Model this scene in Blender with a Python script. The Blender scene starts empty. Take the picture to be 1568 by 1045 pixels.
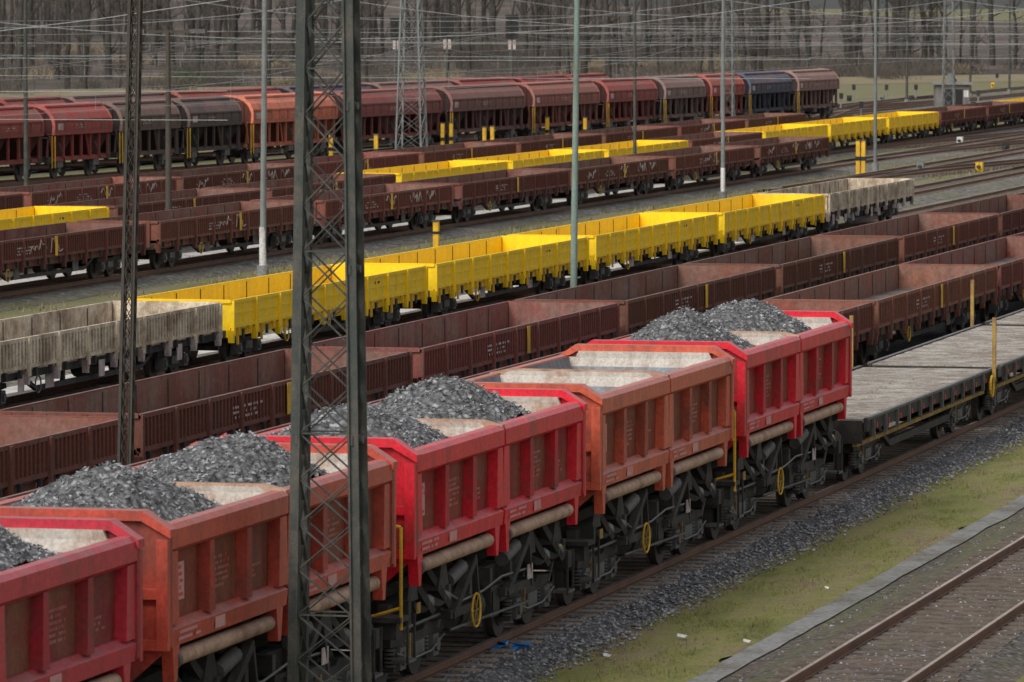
import bpy, math, random
from mathutils import Vector, Matrix, noise
random.seed(7)
F=8711.0; H=9.5; XV=2930.0; TH=math.atan((XV-784)/F); CT=math.cos(TH); ST=math.sin(TH); K=F/CT
ROT=math.pi/2-TH
scene=bpy.context.scene
# ------------------------------------------------------------------ helpers
def s_of(x,n):
    Z=K*abs(n)/(XV-x); return (Z+n*ST)/CT
def gp(x,y,h=0.0):
    Z=F*(H-h)/y; X=(x-784)*Z/F
    return X*ST+Z*CT, X*CT-Z*ST
def mtx(s,n,z=0,rot=0,sc=1):
    return Matrix.Translation((s*ST+n*CT, s*CT-n*ST, z))@Matrix.Rotation(ROT+rot,4,'Z')@Matrix.Scale(sc,4)
class MB:
    def __init__(s): s.v=[];s.f=[];s.m=[];s.sm=[];s.k=[]
    def mi(s,k):
        if k not in s.k: s.k.append(k)
        return s.k.index(k)
    def add(s,vs,fs,k,smooth=False):
        o=len(s.v); s.v.extend(vs); i=s.mi(k)
        for f in fs:
            s.f.append([a+o for a in f]); s.m.append(i); s.sm.append(smooth)
    def box(s,x0,x1,y0,y1,z0,z1,k):
        if x0>x1:x0,x1=x1,x0
        if y0>y1:y0,y1=y1,y0
        s.add([(x0,y0,z0),(x1,y0,z0),(x1,y1,z0),(x0,y1,z0),(x0,y0,z1),(x1,y0,z1),(x1,y1,z1),(x0,y1,z1)],
              [(3,2,1,0),(4,5,6,7),(0,1,5,4),(1,2,6,5),(2,3,7,6),(3,0,4,7)],k)
    def prism(s,pts,axis,a,b,k):
        n=len(pts); vs=[]
        for t in (a,b):
            for p,q in pts:
                vs.append((t,p,q) if axis=='x' else ((p,t,q) if axis=='y' else (p,q,t)))
        ar=sum(pts[i][0]*pts[(i+1)%n][1]-pts[(i+1)%n][0]*pts[i][1] for i in range(n))
        flip=(ar>0)==(b>a)
        if axis=='y': flip=not flip
        fs=[tuple(range(n)),tuple(range(2*n-1,n-1,-1))]
        for i in range(n):
            j=(i+1)%n; fs.append((i,i+n,j+n,j))
        if flip: fs=[tuple(reversed(f)) for f in fs]
        s.add(vs,fs,k)
    def cyl(s,p0,p1,r,k,seg=12,r2=None,caps=True):
        p0=Vector(p0);p1=Vector(p1); r2=r if r2 is None else r2
        d=(p1-p0).normalized(); a=Vector((0,0,1)) if abs(d.z)<.9 else Vector((1,0,0))
        u=d.cross(a).normalized(); w=d.cross(u)
        vs=[]
        for p,rr in ((p0,r),(p1,r2)):
            for i in range(seg):
                t=2*math.pi*i/seg; vs.append(tuple(p+u*math.cos(t)*rr+w*math.sin(t)*rr))
        s.add(vs,[(i,(i+1)%seg,(i+1)%seg+seg,i+seg) for i in range(seg)],k,seg>5)
        if caps: s.add(vs,[tuple(range(seg-1,-1,-1)),tuple(range(seg,2*seg))],k)
    def tube(s,pts,rs,k,seg=6):
        for i in range(len(pts)-1): s.cyl(pts[i],pts[i+1],rs[i],k,seg,rs[i+1],False)
    def beam(s,p0,p1,w,h,k):
        p0=Vector(p0);p1=Vector(p1);d=(p1-p0).normalized(); a=Vector((0,0,1)) if abs(d.z)<.9 else Vector((0,1,0))
        u=d.cross(a).normalized()*w/2; t=u.cross(d).normalized()*h/2
        vs=[tuple(p+q) for p in (p0,p1) for q in (-u-t,u-t,u+t,-u+t)]
        s.add(vs,[(0,1,2,3),(7,6,5,4),(0,4,5,1),(1,5,6,2),(2,6,7,3),(3,7,4,0)],k)
    def ring(s,c,r,t,k,ax='y',seg=20):
        pts=[]
        for i in range(seg+1):
            a=2*math.pi*i/seg; pts.append((c[0]+r*math.cos(a),c[1],c[2]+r*math.sin(a)))
        s.tube(pts,[t]*(seg+1),k,5)
    def mesh(s,name):
        me=bpy.data.meshes.new(name); me.from_pydata(s.v,[],s.f)
        for k in s.k: me.materials.append(M[k])
        me.polygons.foreach_set('material_index',s.m); me.polygons.foreach_set('use_smooth',s.sm); me.update()
        return me
def obj(name,me,mat=None,parent=None,color=None):
    o=bpy.data.objects.new(name,me); scene.collection.objects.link(o)
    if parent: o.parent=parent
    if mat is not None:
        if parent: o.matrix_local=mat
        else: o.matrix_world=mat
    if color: o.color=(*color,1)
    return o
# ------------------------------------------------------------------ materials
M={}
def nt(name):
    m=bpy.data.materials.new(name); m.use_nodes=True; t=m.node_tree; b=t.nodes['Principled BSDF']
    return m,t,b
def N(t,typ,**kw):
    n=t.nodes.new(typ)
    for k,v in kw.items(): setattr(n,k,v)
    return n
def ramp(t,fac,stops,interp='LINEAR'):
    r=t.nodes.new('ShaderNodeValToRGB'); r.color_ramp.interpolation=interp
    e=r.color_ramp.elements
    while len(e)<len(stops): e.new(.5)
    for el,(p,c) in zip(e,stops):
        el.position=p; el.color=(c,c,c,1) if isinstance(c,(int,float)) else (*c,1)
    t.links.new(fac,r.inputs[0]); return r.outputs[0]
def mix(t,fac,a,b,blend='MIX'):
    n=t.nodes.new('ShaderNodeMix'); n.data_type='RGBA'; n.blend_type=blend
    for i,x in ((0,fac),(6,a),(7,b)):
        if isinstance(x,(int,float)): n.inputs[i].default_value=x
        elif isinstance(x,tuple): n.inputs[i].default_value=(*x,1)
        else: t.links.new(x,n.inputs[i])
    return n.outputs[2]
def mul(t,a,b):
    n=N(t,'ShaderNodeMath',operation='MULTIPLY')
    for i,x in ((0,a),(1,b)):
        if isinstance(x,(int,float)): n.inputs[i].default_value=x
        else: t.links.new(x,n.inputs[i])
    return n.outputs[0]
def coords(t,scale=(1,1,1),rand=True):
    tc=t.nodes.new('ShaderNodeTexCoord'); v=tc.outputs['Object']
    if rand:
        oi=t.nodes.new('ShaderNodeObjectInfo'); mu=mul(t,oi.outputs['Random'],83)
        ad=N(t,'ShaderNodeVectorMath',operation='ADD'); t.links.new(v,ad.inputs[0]); t.links.new(mu,ad.inputs[1]); v=ad.outputs[0]
    if scale!=(1,1,1):
        ml=N(t,'ShaderNodeVectorMath',operation='MULTIPLY'); ml.inputs[1].default_value=scale; t.links.new(v,ml.inputs[0]); v=ml.outputs[0]
    return v
def noi(t,vec,scale,detail=6,rough=.6):
    n=N(t,'ShaderNodeTexNoise'); n.inputs['Scale'].default_value=scale; n.inputs['Detail'].default_value=detail; n.inputs['Roughness'].default_value=rough
    t.links.new(vec,n.inputs['Vector']); return n.outputs['Fac']
def bump(t,b,h,st,dist=.02):
    n=N(t,'ShaderNodeBump'); n.inputs['Strength'].default_value=st; n.inputs['Distance'].default_value=dist
    t.links.new(h,n.inputs['Height']); t.links.new(n.outputs[0],b.inputs['Normal'])
def worn(key,col=None,mulc=1.0,dirt=(.12,.07,.045),amt=.6,lo=.45,hi=.65,scale=1.0,streak=.4,rough=.75,spec=.3,metal=0,fine=.35,dust=0.0,dustc=(.30,.25,.22),bmp=False,det=5):
    m,t,b=nt(key); v=coords(t)
    if col is None:
        oi=t.nodes.new('ShaderNodeObjectInfo'); base=oi.outputs['Color']
        if mulc!=1: base=mix(t,1.0,base,(mulc,mulc,mulc),'MULTIPLY')
    else: base=mix(t,0.0,col,col)
    n1=noi(t,v,scale,det,.68)
    c=mix(t,ramp(t,n1,[(lo,0),(hi,amt)]),base,dirt)
    if streak>0:
        v2=coords(t,(4.5,4.5,.5)); n2=noi(t,v2,1.0,3,.6)
        c=mix(t,ramp(t,n2,[(.45,0),(.72,streak)]),c,tuple(x*.45 for x in dirt))
    n3=noi(t,v,scale*14,3,.7)
    if dust>0:
        g=t.nodes.new('ShaderNodeNewGeometry'); sp=t.nodes.new('ShaderNodeSeparateXYZ'); t.links.new(g.outputs['True Normal'],sp.inputs[0])
        up=ramp(t,sp.outputs[2],[(.35,0),(.9,dust)]); n4=noi(t,v,scale*3,3,.7)
        c=mix(t,mul(t,up,ramp(t,n4,[(.35,.15),(.6,1)])),c,dustc)
    c=mix(t,1.0,c,ramp(t,n3,[(.25,1-fine),(.75,1+fine*.5)]),'MULTIPLY')
    t.links.new(c,b.inputs['Base Color']); b.inputs['Roughness'].default_value=rough; b.inputs['Specular IOR Level'].default_value=spec; b.inputs['Metallic'].default_value=metal
    if bmp: bump(t,b,n3,.3,.012)
    M[key]=m
worn('paint',None,1.0,dirt=(.22,.06,.042),amt=.6,lo=.52,hi=.70,rough=.42,spec=.5,streak=.35,dust=.45,bmp=True,det=8)
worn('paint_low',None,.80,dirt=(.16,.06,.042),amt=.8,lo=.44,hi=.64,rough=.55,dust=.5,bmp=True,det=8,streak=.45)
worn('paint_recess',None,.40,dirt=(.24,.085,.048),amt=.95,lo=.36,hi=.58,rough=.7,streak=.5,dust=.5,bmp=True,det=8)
worn('lettering',None,1.0,dirt=(.66,.38,.36),amt=.9,lo=.15,hi=.5,scale=4,rough=.6,streak=.3)
worn('letter_dim',None,.8,dirt=(.46,.24,.19),amt=.9,lo=.2,hi=.6,scale=4,rough=.6,streak=.3)
worn('wag_paint',None,1.0,dirt=(.165,.105,.08),amt=.65,lo=.46,hi=.66,rough=.8,streak=.5,scale=.7,dust=.5)
worn('wag_rib',None,.8,dirt=(.15,.09,.07),amt=.5,lo=.46,hi=.7,rough=.8,streak=.3,dust=.5)
worn('wag_inner',None,1.1,dirt=(.26,.17,.135),amt=.85,lo=.38,hi=.62,rough=.9,streak=.55,scale=.5,dust=.5)
worn('yel_paint',None,1.0,dirt=(.55,.31,.05),amt=.4,lo=.54,hi=.74,rough=.55,streak=.15,scale=.6,fine=.15)
worn('beige_paint',None,1.0,dirt=(.27,.18,.115),amt=.85,lo=.42,hi=.62,rough=.8,streak=.45,scale=1.2)
worn('floor_dirt',(.20,.155,.135),1,dirt=(.10,.07,.06),amt=.8,rough=.95,streak=0,fine=.5)
worn('floor_yel',None,.95,dirt=(.58,.38,.10),amt=.6,rough=.9,streak=0,fine=.15)
worn('under',(.032,.030,.029),1,dirt=(.10,.082,.068),amt=.7,lo=.46,hi=.68,scale=2,rough=.7,streak=.2,dust=.45,dustc=(.13,.115,.10))
worn('under_light',(.14,.135,.13),1,dirt=(.055,.047,.042),amt=.7,scale=3,rough=.55,streak=.3,dust=.3)
worn('wheel',(.055,.048,.044),1,dirt=(.13,.09,.068),amt=.5,scale=3,rough=.55)
worn('tread',(.28,.27,.26),1,dirt=(.12,.1,.09),amt=.3,rough=.35,metal=.6)
worn('pale',(.60,.54,.47),1,dirt=(.38,.21,.13),amt=.8,lo=.48,hi=.66,scale=1.6,rough=.85,streak=.35,bmp=True)
worn('tubpaint',(.55,.36,.25),1,dirt=(.25,.12,.08),amt=.7,scale=2,rough=.7,streak=.3)
worn('bin_grey',(.25,.268,.295),1,dirt=(.18,.145,.12),amt=.75,scale=1.4,rough=.7,streak=.45,bmp=True)
worn('white',(.75,.73,.70),1,dirt=(.35,.28,.24),amt=.6,rough=.7)
worn('chalk',(.58,.5,.47),1,dirt=(.30,.16,.14),amt=.8,scale=3,rough=.7)
worn('yellow',(.85,.50,.03),1,dirt=(.40,.20,.03),amt=.5,scale=2,rough=.6)
worn('stake',(.40,.25,.06),1,dirt=(.16,.09,.05),amt=.8,scale=2,rough=.7)
worn('black',(.02,.02,.02),1,dirt=(.06,.05,.045),amt=.5,rough=.6)
worn('mast_dark',(.055,.062,.055),1,dirt=(.14,.12,.095),amt=.65,scale=2.5,rough=.65,streak=.3,bmp=True)
worn('mast_rust',(.070,.060,.048),1,dirt=(.085,.075,.055),amt=.7,scale=1.5,rough=.8)
worn('mast_green',(.22,.29,.25),1,dirt=(.14,.17,.14),amt=.5,scale=1.5,rough=.6)
worn('mast_grey',(.22,.235,.225),1,dirt=(.12,.12,.11),amt=.5,scale=1.5,rough=.6)
worn('concrete',(.27,.265,.25),1,dirt=(.15,.14,.105),amt=.85,scale=.8,rough=.95,streak=0,fine=.5)
worn('pathlight',(.66,.64,.60),1,dirt=(.3,.28,.24),amt=.7,scale=.5,rough=.95,streak=0)
worn('rail_rust',(.21,.11,.068),1,dirt=(.11,.065,.047),amt=.6,scale=1.2,rough=.7,streak=0)
worn('rail_top',(.44,.36,.30),1,dirt=(.26,.16,.10),amt=.7,scale=.4,rough=.45,streak=0,metal=.15)
worn('sleeper',(.17,.13,.10),1,dirt=(.08,.062,.05),amt=.8,scale=2.5,rough=.95,streak=0)
worn('sleeper_pale',(.40,.32,.25),1,dirt=(.18,.14,.11),amt=.8,scale=2.5,rough=.95,streak=0)
worn('plank',(.46,.42,.365),1,dirt=(.24,.19,.155),amt=.85,lo=.4,hi=.6,scale=1.6,rough=.95,streak=0,fine=.6)
worn('wire',(.30,.31,.30),1,dirt=(.18,.18,.17),amt=.3,rough=.6,streak=0)
worn('bark',(.060,.053,.046),1,dirt=(.115,.105,.085),amt=.6,scale=.6,rough=.95,streak=.3)
worn('twig',(.135,.115,.098),1,dirt=(.09,.08,.066),amt=.5,scale=.3,rough=.95,streak=0)
worn('hut_wall',(.2,.19,.175),1,amt=.4)
worn('blue_plastic',(.04,.30,.80),1,dirt=(.05,.15,.4),amt=.3,rough=.4,streak=0)
worn('shrub_green',(.075,.10,.038),1,dirt=(.11,.10,.05),amt=.6,scale=.3,streak=0)
worn('dry_reed',(.34,.27,.17),1,dirt=(.2,.16,.10),amt=.6,scale=.2,streak=0)
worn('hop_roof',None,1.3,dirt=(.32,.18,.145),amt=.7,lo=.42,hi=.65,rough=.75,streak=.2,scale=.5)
worn('hop_shade',None,.22,dirt=(.04,.03,.027),amt=.7,rough=.85,streak=.3)  # wagon colour darkened to paint in the shade on ends, underside and chutes
def stonemat(key,a,b_,c_,scale,tint=(.10,.075,.055),tamt=.4,bst=.9,green=0,disp=-.04):
    m,t,b=nt(key); v=coords(t,rand=False)
    vo=N(t,'ShaderNodeTexVoronoi'); vo.inputs['Scale'].default_value=scale; t.links.new(v,vo.inputs['Vector'])
    se=N(t,'ShaderNodeSeparateColor'); t.links.new(vo.outputs['Color'],se.inputs[0])
    c=ramp(t,se.outputs[0],[(0,a),(.55,b_),(.85,b_),(1,c_)])
    c=mix(t,1,c,ramp(t,vo.outputs['Distance'],[(.0,1.15),(.75,.4)]),'MULTIPLY')
    c=mix(t,ramp(t,noi(t,v,.5,6,.6),[(.45,0),(.65,tamt)]),c,tint)
    if green:
        v2=coords(t,(.12,1,1),False)
        c=mix(t,ramp(t,noi(t,v2,.6,8,.7),[(.48,0),(.62,green)]),c,(.15,.15,.065))
    t.links.new(c,b.inputs['Base Color']); b.inputs['Roughness'].default_value=.95; b.inputs['Specular IOR Level'].default_value=.2
    if bst: bump(t,b,vo.outputs['Distance'],bst,disp)
    M[key]=m
stonemat('ballast',(.09,.09,.094),(.20,.20,.205),(.40,.39,.38),11,tint=(.17,.14,.11),tamt=.35)
stonemat('ballast_brown',(.085,.075,.066),(.17,.155,.135),(.32,.29,.26),11,tint=(.15,.12,.09),tamt=.6,green=.5)
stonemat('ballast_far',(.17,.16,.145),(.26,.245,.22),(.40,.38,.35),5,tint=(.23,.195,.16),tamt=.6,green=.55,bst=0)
stonemat('coal_gravel',(.09,.09,.092),(.21,.21,.215),(.46,.46,.46),12,tint=(.15,.142,.135),tamt=.4)
def stone_obj(key,a,b_):
    m,t,b=nt(key); v=coords(t,rand=False); n=noi(t,v,9,2,.5)
    c=ramp(t,n,[(.35,a),(.5,b_),(.66,tuple(x*2.2 for x in b_))]); t.links.new(c,b.inputs['Base Color']); b.inputs['Roughness'].default_value=.95; M[key]=m
stone_obj('stone',(.09,.09,.092),(.19,.188,.188))
stone_obj('gravel_stone',(.09,.09,.092),(.215,.215,.218))
def grassmat(key,cols,fr=1.0,st=(.35,1,1),bst=.8,patch=.7):
    m,t,b=nt(key); v=coords(t,st,False)
    n=noi(t,v,.9*fr,10,.75); c=ramp(t,n,cols)
    n2=noi(t,coords(t,rand=False),20,5,.8)
    c=mix(t,1,c,ramp(t,n2,[(.3,.5),(.7,1.35)]),'MULTIPLY')
    n3=noi(t,coords(t,rand=False),2.2,7,.78)
    c=mix(t,ramp(t,n3,[(.49,0),(.62,patch)]),c,(.22,.18,.12))
    t.links.new(c,b.inputs['Base Color']); b.inputs['Roughness'].default_value=1; b.inputs['Specular IOR Level'].default_value=.1
    if bst: bump(t,b,n2,bst,.05)
    M[key]=m
grassmat('grass',[(.32,(.15,.155,.055)),(.43,(.235,.25,.075)),(.52,(.29,.275,.105)),(.60,(.32,.26,.15)),(.72,(.20,.17,.11))])
grassmat('ground',[(.30,(.13,.125,.08)),(.45,(.19,.19,.09)),(.55,(.22,.205,.12)),(.65,(.24,.21,.165)),(.75,(.22,.21,.19))],.5,bst=0)
grassmat('litter',[(.30,(.075,.066,.056)),(.5,(.115,.097,.082)),(.6,(.19,.145,.13)),(.75,(.085,.08,.05))],.06,(1,1,1),bst=0,patch=.2)
grassmat('drygrass',[(.3,(.20,.17,.10)),(.5,(.30,.25,.16)),(.7,(.17,.165,.08))],.3,(1,1,1),bst=0)
# ------------------------------------------------------------------ ground
I0=mtx(0,0)
b=MB(); b.add([(-3000,-3000,-.32),(6000,-3000,-.32),(6000,3000,-.32),(-3000,3000,-.32)],[(0,1,2,3)],'ground'); obj('ground',b.mesh('ground'),I0)
def strip(name,n0,n1,z0,z1,s0,s1,k,step=4,jit=.10):
    b=MB(); n=int((s1-s0)/step)
    vs=[]
    for i in range(n+1):
        s=s0+(s1-s0)*i/n
        j=jit*(noise.noise(Vector((s*.6,n0,0)))+.5*noise.noise(Vector((s*2,n0,0)))); j2=jit*noise.noise(Vector((s*.6,n1,9)))
        vs+= [(s,-(n0+j),z0),(s,-(n1+j2),z1)]
    b.add(vs,[(2*i,2*i+1,2*i+3,2*i+2) for i in range(n)],k); return obj(name,b.mesh(name),I0)
strip('grass_strip',-19.75,-16.85,-.30,-.28,30,420,'grass',.3,.45)
strip('grass_strip',-12.9,-6,-.26,-.28,30,300,'grass',.3,.4)
strip('concrete_path',-16.98,-16.55,-.262,-.262,30,420,'concrete',1,.06)
strip('gravel_strip',-16.6,-12.6,-.284,-.284,30,420,'ballast_brown',3)
def bed(n,k,s0,s1,w=1.75,sh=.75):
    b=MB(); prof=[(-w-sh,-.31),(-w,-.15),(w,-.15),(w+sh,-.31)]
    m=int((s1-s0)/2); vs=[]
    for i in range(m+1):
        s=s0+(s1-s0)*i/m
        for y,z in prof: vs.append((s,-n+y+.22*noise.noise(Vector((s*.5,y,n))),z+.02*noise.noise(Vector((s*.9,y*2,n)))))
    fs=[(4*i+j,4*i+4+j,4*i+j+5,4*i+j+1) for i in range(m) for j in range(3)]
    b.add(vs,fs,k); obj('ballast_bed',b.mesh('ballast_bed'),I0)
def track(nf,s0,s1,slk='sleeper',g=1.5,sl=True,dense=.62,step=8):
    if not callable(nf): n_=nf; nf=lambda s:n_
    b=MB()
    for sg in (-1,1):
        y=sg*(g/2+.035); m=int((s1-s0)/step)
        for i in range(m):
            a=s0+(s1-s0)*i/m; c=s0+(s1-s0)*(i+1)/m; ya=-nf(a)+y; yc=-nf(c)+y
            def seg(w,z0,z1,k):
                b.add([(a,ya-w,z0),(c,yc-w,z0),(c,yc+w,z0),(a,ya+w,z0),(a,ya-w,z1),(c,yc-w,z1),(c,yc+w,z1),(a,ya+w,z1)],[(4,5,6,7),(0,1,5,4),(2,3,7,6)],k)
            seg(.07,-.13,-.115,'rail_rust'); seg(.012,-.115,-.04,'rail_rust'); seg(.036,-.04,-.003,'rail_rust')
            b.add([(a,ya-.030,0),(c,yc-.030,0),(c,yc+.030,0),(a,ya+.030,0)],[(0,1,2,3)],'rail_top')
    if sl:
        s=s0
        while s<s1:
            y=-nf(s)+random.uniform(-.07,.07); r=random.uniform(-.02,.02)
            b.box(s-.13,s+.13,y-1.32,y+1.32,-.30,-.13+r*.4,slk)
            s+=dense+random.uniform(-.02,.02)
    obj('railway_track',b.mesh('railway_track'),I0)
TR={'dump':-21.25,'B':-27.35,'A':-33.6,'C':-43.5,'D':-61.0,'E':-67.0,'F':-75.0}
bed(-14.4,'ballast_brown',30,320,1.35); track(-14.4,30,320,'sleeper',1.58)
bed(-21.25,'ballast',30,450,1.45,.5); track(-21.25,30,450,'sleeper_pale')
for n in (-27.35,-33.6,-38.5,-43.5,-48.8,-55.2):
    s0=60 if n>-55 else 285
    bed(n,'ballast_far' if n<-40 else 'ballast',s0,700)
    track(n,s0,700,sl=(n<-40),dense=.7)
for n in (-61,-67,-75,-82,-88,-94.5): bed(n,'ballast_far',120 if n>-80 else 330,800); track(n,120 if n>-80 else 330,800,dense=.75)
def crv(n0,n1,sa,sb):
    def f(s):
        t=min(1,max(0,(s-sa)/(sb-sa))); t=t*t*(3-2*t); return n0+(n1-n0)*t
    return f
track(crv(-48.8,-67,330,480),320,560,dense=.75); track(crv(-38.5,-48.8,240,350),240,360,dense=.75)
track(crv(-61,-50,340,470),330,560,dense=.75); track(crv(-75,-82,380,500),370,520,dense=.75); track(crv(-55.2,-43.5,290,410),285,420,dense=.75)
track(crv(-82,-94.5,400,540),400,560,dense=.75); track(crv(-67,-61,350,430),350,430,dense=.75)
strip('service_path',-64.6,-62.7,-.25,-.25,100,300,'pathlight',2,.3); strip('service_path',-47.2,-45.7,-.25,-.25,80,225,'pathlight',2,.3)
strip('service_path',-30.9,-30.3,-.25,-.25,40,330,'concrete',4)
def stones(name,cnt,fn,k='stone',s_=(.02,.045)):
    b=MB()
    for _ in range(cnt):
        x,y,z=fn(); r=random.uniform(*s_); vs=[]
        for d in ((1,0,0),(0,1,0),(-1,0,0),(0,-1,0),(0,0,.8),(0,0,-.6)):
            vs.append((x+d[0]*r*random.uniform(.6,1.3)+random.uniform(-.3,.3)*r,y+d[1]*r*random.uniform(.6,1.3),z+d[2]*r*random.uniform(.6,1.2)))
        b.add(vs,[(0,1,4),(1,2,4),(2,3,4),(3,0,4),(1,0,5),(2,1,5),(3,2,5),(0,3,5)],k)
    obj(name,b.mesh(name),I0)
def rs(): return 52+ (random.random()**1.6)*130
def f1():
    y=random.triangular(18.85,20.5,19.5); z=-.16 if y>19.8 else max(-.28,-.16-(19.8-y)*.28)
    return rs(),y,z+.015
stones('ballast_stones',17000,f1)
def f2():
    y=random.uniform(12.7,16.4); return rs(),y,-.145 if 13.05<y<15.75 else -.27
stones('ballast_stones',12000,f2,s_=(.015,.03))
b=MB()
for _ in range(42000):
    s=rs(); n=random.choice([random.uniform(17.0,19.6),random.uniform(17.0,19.6),random.uniform(9.5,12.9)])
    if noise.noise(Vector((s*.5,n*1.3,3)))<-.05: continue
    h=random.uniform(.02,.07); a=random.uniform(0,6.28); w=.012; dx,dy=math.cos(a)*w,math.sin(a)*w
    lx,ly=random.uniform(-.03,.03),random.uniform(-.03,.03)
    b.add([(s-dx,n-dy,-.29),(s+dx,n+dy,-.29),(s+lx,n+ly,-.28+h)],[(0,1,2)],'grass')
obj('grass_tufts',b.mesh('grass_tufts'),I0)
b=MB()
for _ in range(14000):
    s=random.uniform(110,420); n=random.choice([random.gauss(57.2,.9),random.gauss(56,.9),random.gauss(52,.5),random.gauss(71,.6),random.gauss(64,8)])
    if noise.noise(Vector((s*.15,n*.6,3)))<-.05: continue
    h=random.uniform(.08,.26); a=random.uniform(0,6.28); w=.03; dx,dy=math.cos(a)*w,math.sin(a)*w
    b.add([(s-dx,n-dy,-.3),(s+dx,n+dy,-.3),(s+random.uniform(-.1,.1),n+random.uniform(-.1,.1),-.3+h)],[(0,1,2)],random.choice(['grass','grass','dry_reed']))
obj('weeds',b.mesh('weeds'),I0)
b=MB(); s,n=gp(770,1012,-.3)
for i in range(14):
    x=s+random.uniform(-.35,.35); y=-n+random.uniform(-.35,.35)
    b.add([(x+random.uniform(-.3,.3),y+random.uniform(-.15,.15),-.2+random.uniform(0,.14)) for _ in range(4)],[(0,1,2),(0,2,3)],'blue_plastic')
obj('blue_tarp_scrap',b.mesh('scrap'),I0)
b=MB()
for px,py in ((1145,988),(1508,850),(880,905),(1385,925),(1045,980),(1268,905),(740,1005),(960,845),(1220,765),(1100,830),(1010,900),(930,1010),(1330,760)):
    s,n=gp(px,py,-.25); r=random.uniform(.03,.08)
    b.add([(s-r,-n-r*.8,-.24),(s+r,-n-r,-.22),(s+r*.8,-n+r,-.19),(s-r,-n+r*.7,-.22)],[(0,1,2,3)],'white')
obj('paper_litter',b.mesh('litter'),I0)
# ------------------------------------------------------------------ rolling stock parts
def bogie(b,x,r=.44,wb=.9,yf=1.0,full=True):
    for dx in (-wb,wb):
        b.cyl((x+dx,-.75,r),(x+dx,.75,r),.08,'under',8)
        for sg in (-1,1):
            b.cyl((x+dx,sg*.69,r),(x+dx,sg*.82,r),r,'wheel',22)
            b.cyl((x+dx,sg*.665,r),(x+dx,sg*.69,r),r+.025,'tread',22)
            b.cyl((x+dx,sg*.82,r),(x+dx,sg*.84,r),r*.62,'under',14)
            b.box(x+dx-.15,x+dx+.15,sg*.9,sg*1.13,r-.16,r+.15,'under_light')
            b.cyl((x+dx,sg*1.13,r),(x+dx,sg*1.17,r),.1,'under_light',10)
            if full:
                for e in (-.24,.24):
                    for q in range(5): b.cyl((x+dx+e,sg*1.0,r-.1+q*.055),(x+dx+e,sg*1.0,r-.07+q*.055),.085,'under_light',8)
                    b.box(x+dx+e-.1,x+dx+e+.1,sg*.92,sg*1.08,r-.17,r-.11,'under')
                b.box(x+dx+.46*(1 if dx<0 else -1)-.06,x+dx+.46*(1 if dx<0 else -1)+.06,sg*.7,sg*.82,r-.2,r+.2,'under')
                b.beam((x+dx,sg*1.15,r+.22),(x+dx+.3,sg*1.15,r+.5),.03,.03,'under_light')
    for sg in (-1,1):
        P=[(-wb-.42,r+.18),(-wb-.40,r+.30),(-wb+.3,r+.34),(-.45,r+.26),(.45,r+.26),(wb-.3,r+.34),(wb+.40,r+.30),(wb+.42,r+.18),(wb-.35,r+.14),(.45,r-.1),(.2,r-.16),(-.2,r-.16),(-.45,r-.1),(-wb+.35,r+.14)]
        b.prism([(x+p,z) for p,z in P],'y',sg*.93,sg*1.06,'under')
        b.box(x-.3,x+.3,sg*1.06,sg*1.12,r-.05,r+.15,'under_light')
        if full:
            b.box(x-.42,x-.36,sg*1.06,sg*1.1,r-.1,r+.3,'stake'); b.tube([(x-1.3,sg*1.14,r+.1),(x-.5,sg*1.16,r-.05),(x+.5,sg*1.16,r-.05),(x+1.3,sg*1.14,r+.1)],[.018]*4,'under_light',5)
    b.box(x-.25,x+.25,-.95,.95,r+.05,r+.36,'under')
    for e in (-1,1): b.box(x+e*(wb+.38)-.05,x+e*(wb+.38)+.05,-.95,.95,r+.15,r+.28,'under')
def ends(b,hl,z=.92,ext=.5):
    for e in (-1,1):
        for sg in (-1,1):
            b.cyl((e*hl,sg*.87,z),(e*(hl+ext-.06),sg*.87,z),.09,'under',10)
            b.cyl((e*(hl+ext-.06),sg*.87,z),(e*(hl+ext),sg*.87,z),.2,'under_light',14)
        b.beam((e*hl,0,z-.05),(e*(hl+ext+.05),0,z-.12),.1,.12,'under')
        b.tube([(e*hl,.35,z),(e*(hl+.3),.35,z-.3),(e*(hl+.5),.35,z-.35)],[.025]*3,'black',6)
def text_rows(b,x0,x1,z0,z1,y,rows,k='white',dens=.75,cw=(.03,.08)):
    h=(z1-z0)/rows
    for r in range(rows):
        x=x0; xe=x1-random.random()*.4*(x1-x0)
        while x<xe:
            w=random.uniform(*cw)
            if random.random()<dens: b.box(x,min(x+w,x1),y,y+math.copysign(.004,y),z0+r*h+h*.25,z0+r*h+h*.75,k)
            x+=w+.02
HL=4.95
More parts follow.
